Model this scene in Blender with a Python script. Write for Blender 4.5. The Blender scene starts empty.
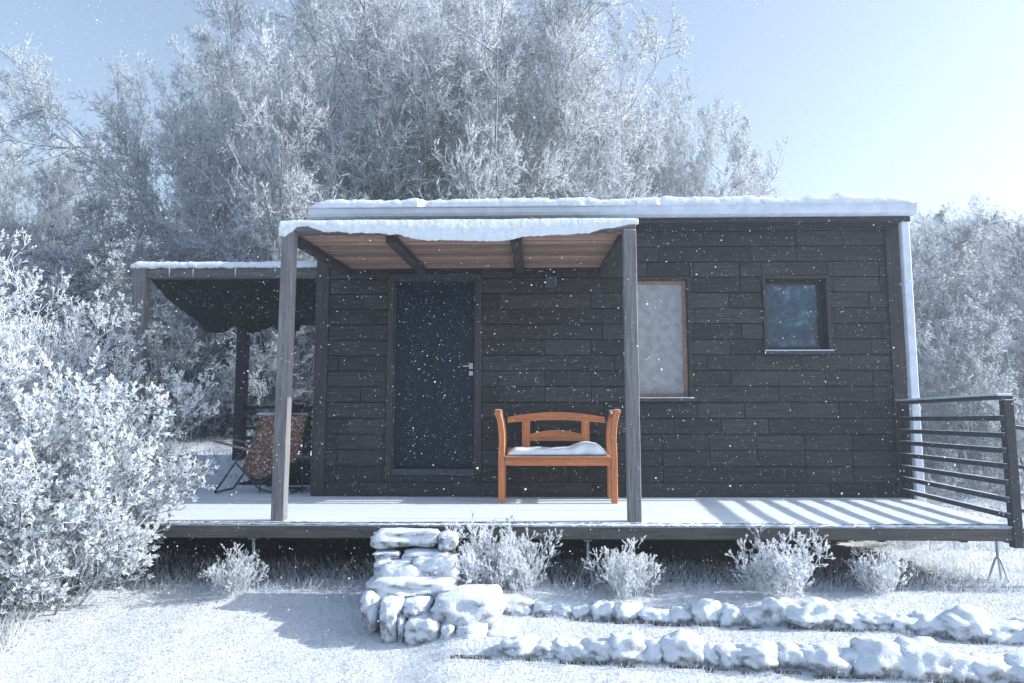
import bpy, bmesh, math, random
import numpy as np
from mathutils import Vector, Matrix, noise
R = math.radians
random.seed(7)
S = bpy.context.scene
COL = S.collection

# ------------------------------------------------------------------ camera
F = 725.0
DW = 7.71                       # camera to cabin wall
EZ = 0.81                       # eye above the deck
PITCH, YAW = 6.06, 1.6
cam_d = bpy.data.cameras.new('camera'); cam = bpy.data.objects.new('camera', cam_d); COL.objects.link(cam)
cam_d.sensor_width = 36; cam_d.lens = 36 * F / 1024; cam_d.clip_end = 2000; cam_d.clip_start = 0.05
cam.location = (0, -DW, EZ)
cam.rotation_euler = (R(90 + PITCH), 0, R(YAW))
S.camera = cam
CM = cam.rotation_euler.to_matrix()
def at(px, py, Y):
    """the point of plane y=Y that the photograph shows at px,py (used to take measurements off the photo)"""
    d = CM @ Vector(((px - 512) / F, (341.5 - py) / F, -1))
    t = (Y + DW) / d.y
    return Vector((0, -DW, EZ)) + d * t
def ax(px, py, Y): return at(px, py, Y).x
def az(px, py, Y): return at(px, py, Y).z

# ------------------------------------------------------------------ materials
MATS = {}
def mat(name):
    m = bpy.data.materials.new(name); m.use_nodes = True
    nt = m.node_tree; b = nt.nodes['Principled BSDF']
    MATS[name] = m
    return m, nt, b
def N(nt, t, **kw):
    n = nt.nodes.new(t)
    for k, v in kw.items():
        if k in n.inputs: n.inputs[k].default_value = v
        else: setattr(n, k, v)
    return n
def ramp(nt, fac, stops):
    r = nt.nodes.new('ShaderNodeValToRGB')
    while len(r.color_ramp.elements) < len(stops): r.color_ramp.elements.new(0.5)
    for e, (p, c) in zip(r.color_ramp.elements, stops):
        e.position = p; e.color = (*c, 1) if len(c) == 3 else c
    nt.links.new(fac, r.inputs[0]); return r
def mapped(nt, scale, loc=(0, 0, 0)):
    tc = N(nt, 'ShaderNodeTexCoord'); mp = N(nt, 'ShaderNodeMapping'); mp.inputs['Scale'].default_value = scale
    mp.inputs['Location'].default_value = loc
    nt.links.new(tc.outputs['Object'], mp.inputs[0]); return mp.outputs[0]
def bump(nt, b, h, dist, strength=1.0):
    bp = N(nt, 'ShaderNodeBump'); bp.inputs['Distance'].default_value = dist; bp.inputs['Strength'].default_value = strength
    nt.links.new(h, bp.inputs['Height']); nt.links.new(bp.outputs[0], b.inputs['Normal']); return bp
def mix(nt, fac, a, b_):
    m = nt.nodes.new('ShaderNodeMix'); m.data_type = 'RGBA'
    for sock, v in ((m.inputs[0], fac), (m.inputs[6], a), (m.inputs[7], b_)):
        if hasattr(v, 'is_linked') or hasattr(v, 'links'): nt.links.new(v, sock)
        else: sock.default_value = v if isinstance(v, float) else (*v, 1)
    return m.outputs[2]
def upness(nt, lo, hi, nscale=25.0, amt=.5):
    """0..1 mask of faces that look up, broken by noise: where loose frost settles"""
    g = N(nt, 'ShaderNodeNewGeometry'); s = N(nt, 'ShaderNodeSeparateXYZ'); nt.links.new(g.outputs['Normal'], s.inputs[0])
    nz = N(nt, 'ShaderNodeTexNoise'); nz.inputs['Scale'].default_value = nscale; nz.inputs['Detail'].default_value = 5
    nt.links.new(mapped(nt, (1, 1, 1)), nz.inputs['Vector'])
    ma = N(nt, 'ShaderNodeMath', operation='MULTIPLY_ADD'); nt.links.new(nz.outputs[0], ma.inputs[0]); ma.inputs[1].default_value = amt
    nt.links.new(s.outputs[2], ma.inputs[2])
    mr = N(nt, 'ShaderNodeMapRange'); mr.inputs[1].default_value = lo; mr.inputs[2].default_value = hi
    nt.links.new(ma.outputs[0], mr.inputs[0]); return mr.outputs[0]

SNOWC = (.77, .845, .94)
def snow_mat(name, col=SNOWC, sc=30, d=.012, dirt=None):
    m, nt, b = mat(name)
    v = mapped(nt, (1, 1, 1))
    n1 = N(nt, 'ShaderNodeTexNoise'); n1.inputs['Scale'].default_value = sc; n1.inputs['Detail'].default_value = 8; n1.inputs['Roughness'].default_value = .65
    n2 = N(nt, 'ShaderNodeTexNoise'); n2.inputs['Scale'].default_value = sc * .12; n2.inputs['Detail'].default_value = 4
    nt.links.new(v, n1.inputs['Vector']); nt.links.new(v, n2.inputs['Vector'])
    r = ramp(nt, n1.outputs[0], [(.3, tuple(c * .86 for c in col)), (.62, col)])
    out = r.outputs[0]
    if dirt:
        r2 = ramp(nt, n2.outputs[0], [(.52, (0, 0, 0)), (.68, (1, 1, 1))])
        out = mix(nt, r2.outputs[0], out, dirt)
    nt.links.new(out, b.inputs['Base Color'])
    b.inputs['Roughness'].default_value = .85
    b.inputs['Specular IOR Level'].default_value = .25
    bump(nt, b, n1.outputs[0], d)
    return m
snow_mat('snow'); snow_mat('ground_snow', (.81, .87, .95), 45, .02)
snow_mat('frost', (.84, .89, .95), 60, .004)

def bark(name, c1, c2, frost_lo, frost_hi):
    m, nt, b = mat(name)
    n = N(nt, 'ShaderNodeTexNoise'); n.inputs['Scale'].default_value = 12; nt.links.new(mapped(nt, (1, 1, .2)), n.inputs['Vector'])
    r = ramp(nt, n.outputs[0], [(.3, c1), (.7, c2)])
    nt.links.new(mix(nt, upness(nt, frost_lo, frost_hi), r.outputs[0], (.72, .81, .92)), b.inputs['Base Color'])
    b.inputs['Roughness'].default_value = .9
    return m
bark('bark', (.045, .042, .048), (.11, .105, .115), -.25, .45)
bark('twig', (.05, .048, .055), (.11, .105, .12), .1, .7)

def wood(name, c1, c2, axis='z', scale=1.0, rough=.75, frost=None, d=.003, island=True):
    m, nt, b = mat(name)
    s = {'x': (1.2, 22, 22), 'y': (22, 1.2, 22), 'z': (22, 22, 1.2)}[axis]
    v = mapped(nt, tuple(q * scale for q in s))
    n = N(nt, 'ShaderNodeTexNoise'); n.inputs['Scale'].default_value = 2.2; n.inputs['Detail'].default_value = 7; n.inputs['Roughness'].default_value = .65
    g = N(nt, 'ShaderNodeNewGeometry')
    ad = N(nt, 'ShaderNodeVectorMath', operation='ADD')
    nt.links.new(v, ad.inputs[0])
    cb = N(nt, 'ShaderNodeCombineXYZ'); mu = N(nt, 'ShaderNodeMath', operation='MULTIPLY'); mu.inputs[1].default_value = 40
    nt.links.new(g.outputs['Random Per Island'], mu.inputs[0])
    for k in range(3): nt.links.new(mu.outputs[0], cb.inputs[k])
    nt.links.new(cb.outputs[0], ad.inputs[1]); nt.links.new(ad.outputs[0], n.inputs['Vector'])
    r = ramp(nt, n.outputs[0], [(.3, c1), (.68, c2)])
    # every board its own tone
    hv = N(nt, 'ShaderNodeHueSaturation'); mr = N(nt, 'ShaderNodeMapRange'); mr.inputs[3].default_value = .62; mr.inputs[4].default_value = 1.4
    nt.links.new(g.outputs['Random Per Island'], mr.inputs[0]); nt.links.new(mr.outputs[0], hv.inputs['Value']); nt.links.new(r.outputs[0], hv.inputs['Color'])
    out = hv.outputs[0]
    if frost: out = mix(nt, upness(nt, frost[0], frost[1], frost[2], .6), out, (.7, .79, .9))
    nt.links.new(out, b.inputs['Base Color']); b.inputs['Roughness'].default_value = rough
    bump(nt, b, n.outputs[0], d)
    return m
wood('cladding', (.010, .0102, .0125), (.044, .043, .049), 'x', 1, .7, (.9, 1.3, 60))
wood('trim_wood', (.018, .017, .02), (.042, .039, .043), 'z', 1, .7)
wood('post_wood', (.07, .072, .08), (.19, .19, .205), 'z', 1.3, .85, (.6, 1.1, 40), .006)
wood('beam_wood', (.05, .05, .056), (.13, .13, .14), 'x', 1.2, .85, (.5, 1.0, 40), .005)
wood('rafter_wood', (.012, .011, .011), (.035, .03, .03), 'y', 1, .85)
wood('soffit_wood', (.13, .08, .062), (.42, .27, .2), 'x', 1.6, .8, None, .004)
wood('rail_wood', (.018, .02, .025), (.045, .047, .055), 'y', 1.2, .8, (.6, .95, 30))
wood('bench_wood', (.29, .095, .034), (.50, .18, .066), 'x', 1.0, .5, (.95, 1.35, 50), .001)
wood('bench_upright', (.29, .095, .034), (.50, .18, .066), 'z', 1.0, .5, (.8, 1.3, 50), .001)
wood('deck_beam', (.035, .034, .036), (.1, .09, .088), 'x', 1.0, .85, (.6, 1.0, 30), .004)
wood('deck_board', (.09, .09, .1), (.2, .2, .22), 'x', 1.0, .8, (-.2, .35, 9), .004)
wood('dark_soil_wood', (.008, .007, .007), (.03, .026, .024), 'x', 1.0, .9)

def specks(name, scale=150, lo=.66, hi=.74, amt=.8):
    m = MATS[name]; nt = m.node_tree; b = nt.nodes['Principled BSDF']; src = b.inputs['Base Color'].links[0].from_socket
    n = N(nt, 'ShaderNodeTexNoise'); n.inputs['Scale'].default_value = scale; n.inputs['Detail'].default_value = 3; nt.links.new(mapped(nt, (1, 1, 1)), n.inputs['Vector'])
    mr = N(nt, 'ShaderNodeMapRange'); mr.inputs[1].default_value = lo; mr.inputs[2].default_value = hi; mr.inputs[4].default_value = amt
    nt.links.new(n.outputs[0], mr.inputs[0]); nt.links.new(mix(nt, mr.outputs[0], src, (.55, .62, .72)), b.inputs['Base Color'])
specks('cladding', 90, .66, .78, .5)
def plain(name, col, rough=.5, metal=0.0, nz=0.0, sc=30, spec=.5):
    m, nt, b = mat(name)
    b.inputs['Roughness'].default_value = rough; b.inputs['Metallic'].default_value = metal; b.inputs['Specular IOR Level'].default_value = spec
    n = N(nt, 'ShaderNodeTexNoise'); n.inputs['Scale'].default_value = sc; n.inputs['Detail'].default_value = 6; nt.links.new(mapped(nt, (1, 1, 1)), n.inputs['Vector'])
    r = ramp(nt, n.outputs[0], [(.35, tuple(c * (1 - nz) for c in col)), (.65, tuple(min(1, c * (1 + nz)) for c in col))])
    nt.links.new(r.outputs[0], b.inputs['Base Color'])
    return m
plain('door_paint', (.003, .014, .030), .5, 0, .25, 6, .25)
specks('door_paint', 60, .64, .76, .55)
plain('door_rim', (.03, .05, .075), .5, 0, .2)
plain('metal_handle', (.5, .53, .58), .35, .9)
plain('gutter_paint', (.62, .7, .82), .6, 0, .08, 8)
plain('blue_tube', (.05, .075, .11), .4, .3, .2)
plain('window_brown', (.3, .2, .16), .6, 0, .2)
plain('window_dark', (.025, .024, .027), .5, 0, .2)
plain('lamp_metal', (.1, .11, .13), .4, .5)
plain('blind', (.34, .36, .39), .8, 0, .16, 12)
plain('cushion_cloth', (.75, .81, .9), .9, 0, .05, 14)
plain('pale_canvas', (.35, .4, .48), .9, 0, .25, 25)
m, nt, b = mat('soil_and_crevice')
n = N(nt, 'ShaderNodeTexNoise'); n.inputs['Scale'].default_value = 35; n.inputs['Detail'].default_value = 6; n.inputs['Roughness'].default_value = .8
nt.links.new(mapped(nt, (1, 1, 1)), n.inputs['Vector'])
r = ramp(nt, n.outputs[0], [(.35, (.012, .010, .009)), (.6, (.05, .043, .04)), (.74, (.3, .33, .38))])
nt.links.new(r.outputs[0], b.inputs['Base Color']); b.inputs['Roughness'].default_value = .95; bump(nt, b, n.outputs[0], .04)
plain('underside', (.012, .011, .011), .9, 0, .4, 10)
plain('stand_metal', (.3, .35, .42), .5, .4, .3, 20)
m, nt, b = mat('window_glass')          # glass over a dark room, blotchy reflections of sky and snow painted into its colour
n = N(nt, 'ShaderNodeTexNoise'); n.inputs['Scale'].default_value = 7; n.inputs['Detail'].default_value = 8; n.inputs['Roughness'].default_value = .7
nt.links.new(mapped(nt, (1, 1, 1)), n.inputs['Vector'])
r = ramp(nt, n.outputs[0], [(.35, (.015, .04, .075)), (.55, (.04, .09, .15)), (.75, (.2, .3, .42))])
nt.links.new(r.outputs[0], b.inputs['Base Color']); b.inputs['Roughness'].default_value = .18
m, nt, b = mat('rust_cloth')
n = N(nt, 'ShaderNodeTexNoise'); n.inputs['Scale'].default_value = 38; n.inputs['Detail'].default_value = 6; n.inputs['Roughness'].default_value = .8
nt.links.new(mapped(nt, (1, 1, 1)), n.inputs['Vector'])
r = ramp(nt, n.outputs[0], [(.34, (.06, .028, .02)), (.48, (.16, .07, .045)), (.56, (.26, .19, .18)), (.63, (.6, .65, .72))])
nt.links.new(r.outputs[0], b.inputs['Base Color']); b.inputs['Roughness'].default_value = .95
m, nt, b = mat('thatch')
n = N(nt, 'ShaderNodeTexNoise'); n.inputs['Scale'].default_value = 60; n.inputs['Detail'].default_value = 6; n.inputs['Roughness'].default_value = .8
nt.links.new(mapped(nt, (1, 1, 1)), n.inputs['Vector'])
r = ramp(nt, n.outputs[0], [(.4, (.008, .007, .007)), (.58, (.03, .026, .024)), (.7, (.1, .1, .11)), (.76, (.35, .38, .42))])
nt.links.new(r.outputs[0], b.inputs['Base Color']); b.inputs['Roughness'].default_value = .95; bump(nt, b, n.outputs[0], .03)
m, nt, b = mat('stone')                 # rough pale stone with a cap of snow
n = N(nt, 'ShaderNodeTexNoise'); n.inputs['Scale'].default_value = 14; n.inputs['Detail'].default_value = 8; n.inputs['Roughness'].default_value = .7
nt.links.new(mapped(nt, (1, 1, 1)), n.inputs['Vector'])
r = ramp(nt, n.outputs[0], [(.32, (.10, .095, .10)), (.44, (.3, .31, .34)), (.58, (.6, .65, .72))])
nt.links.new(mix(nt, upness(nt, .1, .6, 14, .7), r.outputs[0], (.74, .82, .93)), b.inputs['Base Color'])
b.inputs['Roughness'].default_value = .9; bump(nt, b, n.outputs[0], .025)

def translucent(name, f, col):
    nt = MATS[name].node_tree; out = nt.nodes['Material Output']; b = nt.nodes['Principled BSDF']
    t = nt.nodes.new('ShaderNodeBsdfTranslucent'); t.inputs[0].default_value = (*col, 1); m = nt.nodes.new('ShaderNodeMixShader'); m.inputs[0].default_value = f
    nt.links.new(b.outputs[0], m.inputs[1]); nt.links.new(t.outputs[0], m.inputs[2]); nt.links.new(m.outputs[0], out.inputs[0])
plain('frosted_leaf', (.82, .87, .93), .8, 0, .12, 40, .2); plain('dark_leaf', (.07, .085, .09), .7, 0, .3, 20)
translucent('frost', .5, (.86, .91, .96)); translucent('frosted_leaf', .5, (.84, .89, .95))
# ------------------------------------------------------------------ objects
def tag(o, label=None, cat=None, group=None, kind=None):
    if label: o['label'] = label
    if cat: o['category'] = cat
    if group: o['group'] = group
    if kind: o['kind'] = kind
    return o
def empty(name, loc, label, cat, group=None, rz=0):
    o = bpy.data.objects.new(name, None); COL.objects.link(o); o.location = loc; o.rotation_euler.z = rz
    o.empty_display_size = .1
    return tag(o, label, cat, group)
def link(name, me, parent=None, mats=()):
    for m_ in mats: me.materials.append(MATS[m_])
    o = bpy.data.objects.new(name, me); COL.objects.link(o)
    if parent: o.parent = parent
    return o
def wloc(o):
    v = Vector((0, 0, 0))
    while o: v += o.location; o = o.parent
    return v
class MB:
    def __init__(s): s.v = []; s.f = []
    def box(s, x0, x1, y0, y1, z0, z1, rot=None, piv=None, jit=0):
        i = len(s.v)
        c = [(x, y, z) for z in (z0, z1) for y in (y0, y1) for x in (x0, x1)]
        if jit: c = [tuple(q + random.uniform(-jit, jit) for q in p) for p in c]
        if rot:
            pv = Vector(piv or ((x0 + x1) / 2, (y0 + y1) / 2, (z0 + z1) / 2))
            c = [tuple(rot @ (Vector(p) - pv) + pv) for p in c]
        s.v += c
        s.f += [tuple(i + k for k in q) for q in ((0, 2, 3, 1), (4, 5, 7, 6), (0, 1, 5, 4), (2, 6, 7, 3), (0, 4, 6, 2), (1, 3, 7, 5))]
    def hexa(s, c):                                   # 8 corners, bottom 4 ccw then top 4 ccw
        i = len(s.v); s.v += [tuple(p) for p in c]
        s.f += [tuple(i + k for k in q) for q in ((3, 2, 1, 0), (4, 5, 6, 7), (0, 1, 5, 4), (1, 2, 6, 5), (2, 3, 7, 6), (3, 0, 4, 7))]
    def loft(s, secs, cap=True):
        n = len(secs[0]); i = len(s.v)
        for q in secs: s.v += [tuple(p) for p in q]
        for a in range(len(secs) - 1):
            for k in range(n):
                s.f.append((i + a * n + k, i + a * n + (k + 1) % n, i + (a + 1) * n + (k + 1) % n, i + (a + 1) * n + k))
        if cap:
            s.f.append(tuple(i + k for k in reversed(range(n)))); s.f.append(tuple(i + (len(secs) - 1) * n + k for k in range(n)))
    def tube(s, pts, r, n=8):
        pts = [Vector(p) for p in pts]; secs = []
        up = Vector((0, 0, 1))
        for k, p in enumerate(pts):
            d = (pts[min(k + 1, len(pts) - 1)] - pts[max(k - 1, 0)]).normalized()
            a = d.cross(up if abs(d.dot(up)) < .95 else Vector((1, 0, 0))).normalized(); b_ = d.cross(a)
            rr = r[k] if isinstance(r, (list, tuple)) else r
            secs.append([p + (a * math.cos(t) + b_ * math.sin(t)) * rr for t in [2 * math.pi * j / n for j in range(n)]])
        s.loft(secs)
    def build(s, name, m, parent=None, bevel=0, smooth=False, origin=None):
        me = bpy.data.meshes.new(name); org = wloc(parent) if parent else Vector(origin or (0, 0, 0))
        me.from_pydata([tuple(Vector(p) - org) for p in s.v], [], s.f)
        bm = bmesh.new(); bm.from_mesh(me)
        bmesh.ops.recalc_face_normals(bm, faces=bm.faces)
        if bevel: bmesh.ops.bevel(bm, geom=list(bm.edges), offset=bevel, segments=1, affect='EDGES', clamp_overlap=True)
        bm.to_mesh(me); bm.free()
        if smooth: me.shade_smooth()
        o = link(name, me, parent, (m,))
        if not parent: o.location = org
        return o
def smoothpts(pts, n=6):
    """catmull-rom through points"""
    p = [Vector(q) for q in pts]; p = [p[0] * 2 - p[1]] + p + [p[-1] * 2 - p[-2]]; out = []
    for i in range(1, len(p) - 2):
        for k in range(n):
            t = k / n; a, b_, c, d = p[i - 1:i + 3]
            out.append(.5 * ((2 * b_) + (c - a) * t + (2 * a - 5 * b_ + 4 * c - d) * t * t + (3 * b_ - a - 3 * c + d) * t ** 3))
    out.append(p[-2]); return out

# ------------------------------------------------------------------ terrain
def sst(a, b_, x):
    t = min(1, max(0, (x - a) / (b_ - a))); return t * t * (3 - 2 * t)
def y_up(x): return -DW + 5.33 - .165 * (x + .17)       # line of the upper row of stones
def y_lo(x): return -DW + 4.66 - .075 * (x + .4)          # line of the lower row
def gz(x, y):
    nz = .035 * noise.noise(Vector((x * .9, y * .9, 0))) + .012 * noise.noise(Vector((x * 4, y * 4, 3)))
    # lawn on the left, falling toward the viewer
    zl = -.46 - .19 * max(0, -2.0 - y)
    # terraces on the right
    zr = -.465
    zr -= .085 * sst(.05, -.05, y - y_up(x))
    zr -= .02 * min(1, max(0, (y_up(x) - y)) * 2)
    zr -= (.055 + .012 * x) * sst(.05, -.05, y - y_lo(x))
    zr -= .14 * max(0, y_lo(x) - y)
    w = sst(-.85, -.45, x)
    z = zl * (1 - w) + zr * w
    # rise behind
    wl = sst(-2.4, -3.4, x)
    rise_l = .40 * sst(-2.0, 1.0, y) + .36 * sst(1.05, 2.0, y) + .06 * max(0, y - 2.5)
    rise_r = .0 + .42 * sst(1.5, 8, y) + .07 * max(0, y - 6)
    z += rise_l * wl + rise_r * (1 - wl)
    r = math.hypot(x, y)
    if r > 60: z += -.03 * (r - 60) * 0
    return min(z, 6) + nz
def axis(lo, hi, flo, fhi, step, grow=1.18):
    a = list(np.arange(flo, fhi, step)); s = step; p = a[-1]
    while p < hi: s *= grow; p += s; a.append(p)
    s = step; p = a[0]
    while p > lo: s *= grow; p -= s; a.insert(0, p)
    return a
xs = axis(-400, 400, -6, 6, .05); ys = axis(-60, 500, -5.2, 2.0, .045)
V = [(x, y, gz(x, y)) for y in ys for x in xs]; nx = len(xs)
Fc = [(j * nx + i, j * nx + i + 1, (j + 1) * nx + i + 1, (j + 1) * nx + i) for j in range(len(ys) - 1) for i in range(nx - 1)]
me = bpy.data.meshes.new('ground'); me.from_pydata(V, [], Fc); me.shade_smooth()
for m_ in ('ground_snow', 'soil_and_crevice'): me.materials.append(MATS[m_])
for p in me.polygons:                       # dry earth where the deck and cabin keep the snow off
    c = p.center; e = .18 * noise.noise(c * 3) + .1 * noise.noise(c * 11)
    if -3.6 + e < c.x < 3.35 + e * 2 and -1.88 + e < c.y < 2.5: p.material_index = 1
    elif c.x > -.5 and c.x < 4.5 and (abs(c.y - y_up(c.x) + .085) < .03 or abs(c.y - y_lo(c.x) + .10) < .034) and noise.noise(c * 7) > -.12: p.material_index = 1  # dark bands coloured in along the stones' foot to read as crevices
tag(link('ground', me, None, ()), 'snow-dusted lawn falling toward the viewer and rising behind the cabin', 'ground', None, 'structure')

# ------------------------------------------------------------------ cabin
Y0 = 0.0
XL = ax(316, 400, Y0); XR = ax(908, 440, Y0)
ZT = az(600, 219, Y0)                    # top of wall
cabin = empty('tiny_cabin', ((XL + XR) / 2, 1.2, 0), 'dark plank-clad tiny house with flat snowy roof standing behind the porch deck', 'cabin')
def cladding(x0, x1, holes, y, parent, name='wall'):
    mb = MB(); pitch = .1665; z = -.02; k = 0; rnd = random.Random(3)
    while z < ZT - .02:
        z1 = min(z + pitch, ZT)
        x = x0 - rnd.choice([0, .125, .245, .37])
        while x < x1:
            L = rnd.choice([.49, .49, .49, .98]); a, b_ = max(x, x0), min(x + L, x1); x += L
            if b_ - a < .03: continue
            segs = [(a, b_, z, z1)]
            for (hx0, hx1, hz0, hz1) in holes:
                out = []
                for (p, q, u, v) in segs:
                    if q <= hx0 or p >= hx1 or v <= hz0 or u >= hz1: out.append((p, q, u, v)); continue
                    if p < hx0: out.append((p, hx0, u, v))
                    if q > hx1: out.append((hx1, q, u, v))
                    if u < hz0 - .01: out.append((max(p, hx0), min(q, hx1), u, hz0))
                    if v > hz1 + .01: out.append((max(p, hx0), min(q, hx1), hz1, v))
                segs = out
            for (p, q, u, v) in segs:
                if q - p < .015: continue
                o = rnd.uniform(0, .006)
                # lapped board: foot stands prouder than its head
                mb.hexa([(p + .0035, y - .026 - o, u + .005), (q - .0035, y - .026 - o, u + .004), (q - .0035, y, u + .004), (p + .0035, y, u + .004),
                         (p + .0035, y - .014 - o, v - .004), (q - .0035, y - .014 - o, v - .004), (q - .0035, y, v - .004), (p + .0035, y, v - .004)])
        z = z1; k += 1
    return mb.build(name, 'cladding', parent)
# openings measured off the photograph
D = dict(x0=ax(387, 380, Y0), x1=ax(482, 380, Y0), z0=az(434, 474, Y0), z1=az(434, 274, Y0))
W1 = dict(x0=ax(626, 340, Y0), x1=ax(691, 340, Y0), z0=az(660, 399, Y0), z1=az(660, 277, Y0))
W2 = dict(x0=ax(762, 312, Y0), x1=ax(829, 312, Y0), z0=az(796, 352, Y0), z1=az(796, 276, Y0))
holes = [(d['x0'], d['x1'], d['z0'], d['z1']) for d in (D, W1, W2)]
core = cladding(XL + .12, XR - .14, holes, Y0, cabin)
DEP = 2.4
# body behind the boards, with real recesses at the openings
mb = MB()
xs_ = sorted([XL + .01, XR - .01] + [h[0] for h in holes] + [h[1] for h in holes])
yb = .012
def front_with_holes(mb, x0, x1, z0, z1, y0, y1, holes):
    hs = sorted(holes); x = x0
    for h in hs:
        mb.box(x, h[0], y0, y1, z0, z1); mb.box(h[0], h[1], y0, y1, z0, h[2]); mb.box(h[0], h[1], y0, y1, h[3], z1); x = h[1]
    mb.box(x, x1, y0, y1, z0, z1)
front_with_holes(mb, XL + .01, XR - .01, -.12, ZT, yb, .14, holes)
mb.box(XL + .01, XL + .12, .142, DEP, -.12, ZT); mb.box(XR - .12, XR - .01, .142, DEP, -.12, ZT); mb.box(XL + .01, XR - .01, DEP + .002, DEP + .1, -.12, ZT)
mb.box(XL + .13, XR - .13, .142, DEP, -.12, -.06); mb.box(XL + .13, XR - .13, .142, DEP, ZT - .06, ZT - .003)
mb.build('shell', 'underside', cabin)
# side cladding (seen from a step aside)
for (xw, s) in ((XL, -1), (XR, 1)):
    mb = MB(); z = -.02
    while z < ZT - .02:
        z1 = min(z + .1665, ZT); y = .13
        while y < DEP:
            y2 = min(y + random.choice([.6, .8, 1.0]), DEP + .09)
            mb.hexa([(xw - s * .012, y, z + .004), (xw + s * .016, y, z + .004), (xw + s * .016, y2 - .004, z + .004), (xw - s * .012, y2 - .004, z + .004),
                     (xw - s * .012, y, z1 - .004), (xw + s * .004, y, z1 - .004), (xw + s * .004, y2 - .004, z1 - .004), (xw - s * .012, y2 - .004, z1 - .004)])
            y = y2
        z = z1
    mb.build('side_wall', 'cladding', cabin)
for (a, b_) in ((XL - .02, XL + .118), (XR - .138, XR + .02)):
    mb = MB(); mb.box(a, b_, -.045, .125, -.06, ZT - .003); mb.build('corner_board', 'trim_wood', cabin, .004)
mb = MB(); mb.box(XL + .12, XR - .14, -.034, -.002, -.05, .118 if False else .0); mb.build('base_board', 'trim_wood', cabin, .003)
# roof, fascia, gutter, snow
YE = -.30
gx0, gx1 = ax(309, 211, YE), ax(916, 215, YE)
zg0, zg1 = az(600, 216.3, YE), az(600, 206.5, YE)
mb = MB(); mb.box(gx0 + .03, gx1 - .03, YE + .12, DEP + .35, zg0 - .05, zg0 + .04); roof = mb.build('roof', 'trim_wood', cabin, .004)
mb = MB(); mb.box(gx0 + .02, gx1 - .02, YE + .075, YE + .118, zg0 - .055, zg0 + .075); mb.build('fascia', 'window_dark', roof, .003)
mb = MB()                                # half-round-fronted gutter
prof = [(YE + .07, zg1), (YE + .07, zg0 - .002), (YE + .02, zg0 - .004), (YE - .02, zg0 + .012), (YE - .035, zg0 + .04), (YE - .035, zg1 - .012), (YE - .05, zg1 - .008), (YE - .05, zg1)]
mb.loft([[(x, y, z) for y, z in prof] for x in (gx0, gx1)]); mb.build('gutter', 'gutter_paint', cabin, 0)
def snow_ridge(name, x0, x1, yf, ybk, zbase, th, lip, parent, n=240, seed=1, matn='snow', botf=None, thf=None):
    """bank of snow lying along x: thickness and lower edge wander along it"""
    mb = MB(); secs = []
    for i in range(n + 1):
        t = i / n; x = x0 + (x1 - x0) * t
        e = min(1, t * 40, (1 - t) * 40) ** .5
        q = noise.noise(Vector((x * 1.7, seed, 0))) * .35 + noise.noise(Vector((x * 6, seed, 5))) * .22 + noise.noise(Vector((x * 22, seed, 9))) * .16
        h = (thf(x) if thf else th) * (1 + q) * (.35 + .65 * e)
        lo = (botf(x) if botf else zbase - lip) + .012 * noise.noise(Vector((x * 9, seed, 11))) + .008 * noise.noise(Vector((x * 31, seed, 2)))
        j = lambda k: .006 * noise.noise(Vector((x * 17, k * 3.3, seed)))
        secs.append([(x, ybk, zbase), (x, ybk, zbase + h), (x, (ybk + yf) / 2, zbase + h * 1.05 + j(1)), (x, yf + .07, zbase + h + j(2)), (x, yf + .025, zbase + h * .88 + j(3)),
                     (x, yf - .004 + j(4), zbase + h * .55), (x, yf - .014 + j(5), (zbase + lo) / 2), (x, yf - .01 + j(6), lo + .008), (x, yf + .004, lo), (x, yf + .02, lo + .008), (x, yf + .022, zbase)])
    mb.loft(secs); return mb.build(name, matn, parent, smooth=True)
snow_ridge('snow_cover', gx0 + .02, gx1 - .02, YE + .0, DEP + .3, zg1 + .003, .11, 0, roof, seed=4, botf=lambda x: zg1 - .004)
# downspout
mb = MB(); px = ax(905, 260, -.10)
pts = [(ax(901, 218, YE + .03), YE + .03, zg0), (ax(902, 226, YE + .06), YE + .06, zg0 - .09), (ax(905, 245, -.10), -.10, zg0 - .22), (ax(906, 260, -.10), -.10, zg0 - .36), (ax(907, 300, -.1), -.10, 1.6), (ax(911, 400, -.1), -.10, .9), (ax(914, 497, -.1), -.10, -.02)]
xx = XR + .075
xx = ax(911, 400, -.17) + .03
mb.box(xx - .042, xx + .042, -.205, -.135, -.35, zg0 + .01); dsp = mb.build('downspout', 'gutter_paint', cabin, .008)
for z in (.9, 2.2): mb = MB(); mb.box(XR - .02, xx + .048, -.211, -.047, z, z + .03); mb.build('bracket', 'gutter_paint', dsp, .003)
# door
door = MB(); x0, x1, z0, z1 = D['x0'], D['x1'], D['z0'], D['z1']
door.box(x0 + .07, x1 - .07, .03, .07, z0 + .06, z1 - .06); door = door.build('door', 'door_paint', cabin, .003)
mb = MB()
for i in range(2):
    a = x0 + .09 + i * ((x1 - x0 - .18) / 2 + .004); mb.box(a, a + (x1 - x0 - .18) / 2 - .006, .022, .0298, z0 + .09, z1 - .09)
mb.build('panel', 'door_paint', door, .002)
mb = MB(); mb.box(x0 + .002, x0 + .068, -.04, .1, z0, z1 - .002); mb.box(x1 - .068, x1 - .002, -.04, .1, z0, z1 - .002); mb.box(x0 + .069, x1 - .069, -.038, .1, z1 - .068, z1 - .002)
mb.build('frame', 'trim_wood', door, .004)
mb = MB(); mb.box(x0 + .069, x1 - .069, -.05, .1, z0 - .01, z0 + .058); mb.build('threshold', 'door_rim', door, .004)
mb = MB()
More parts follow.
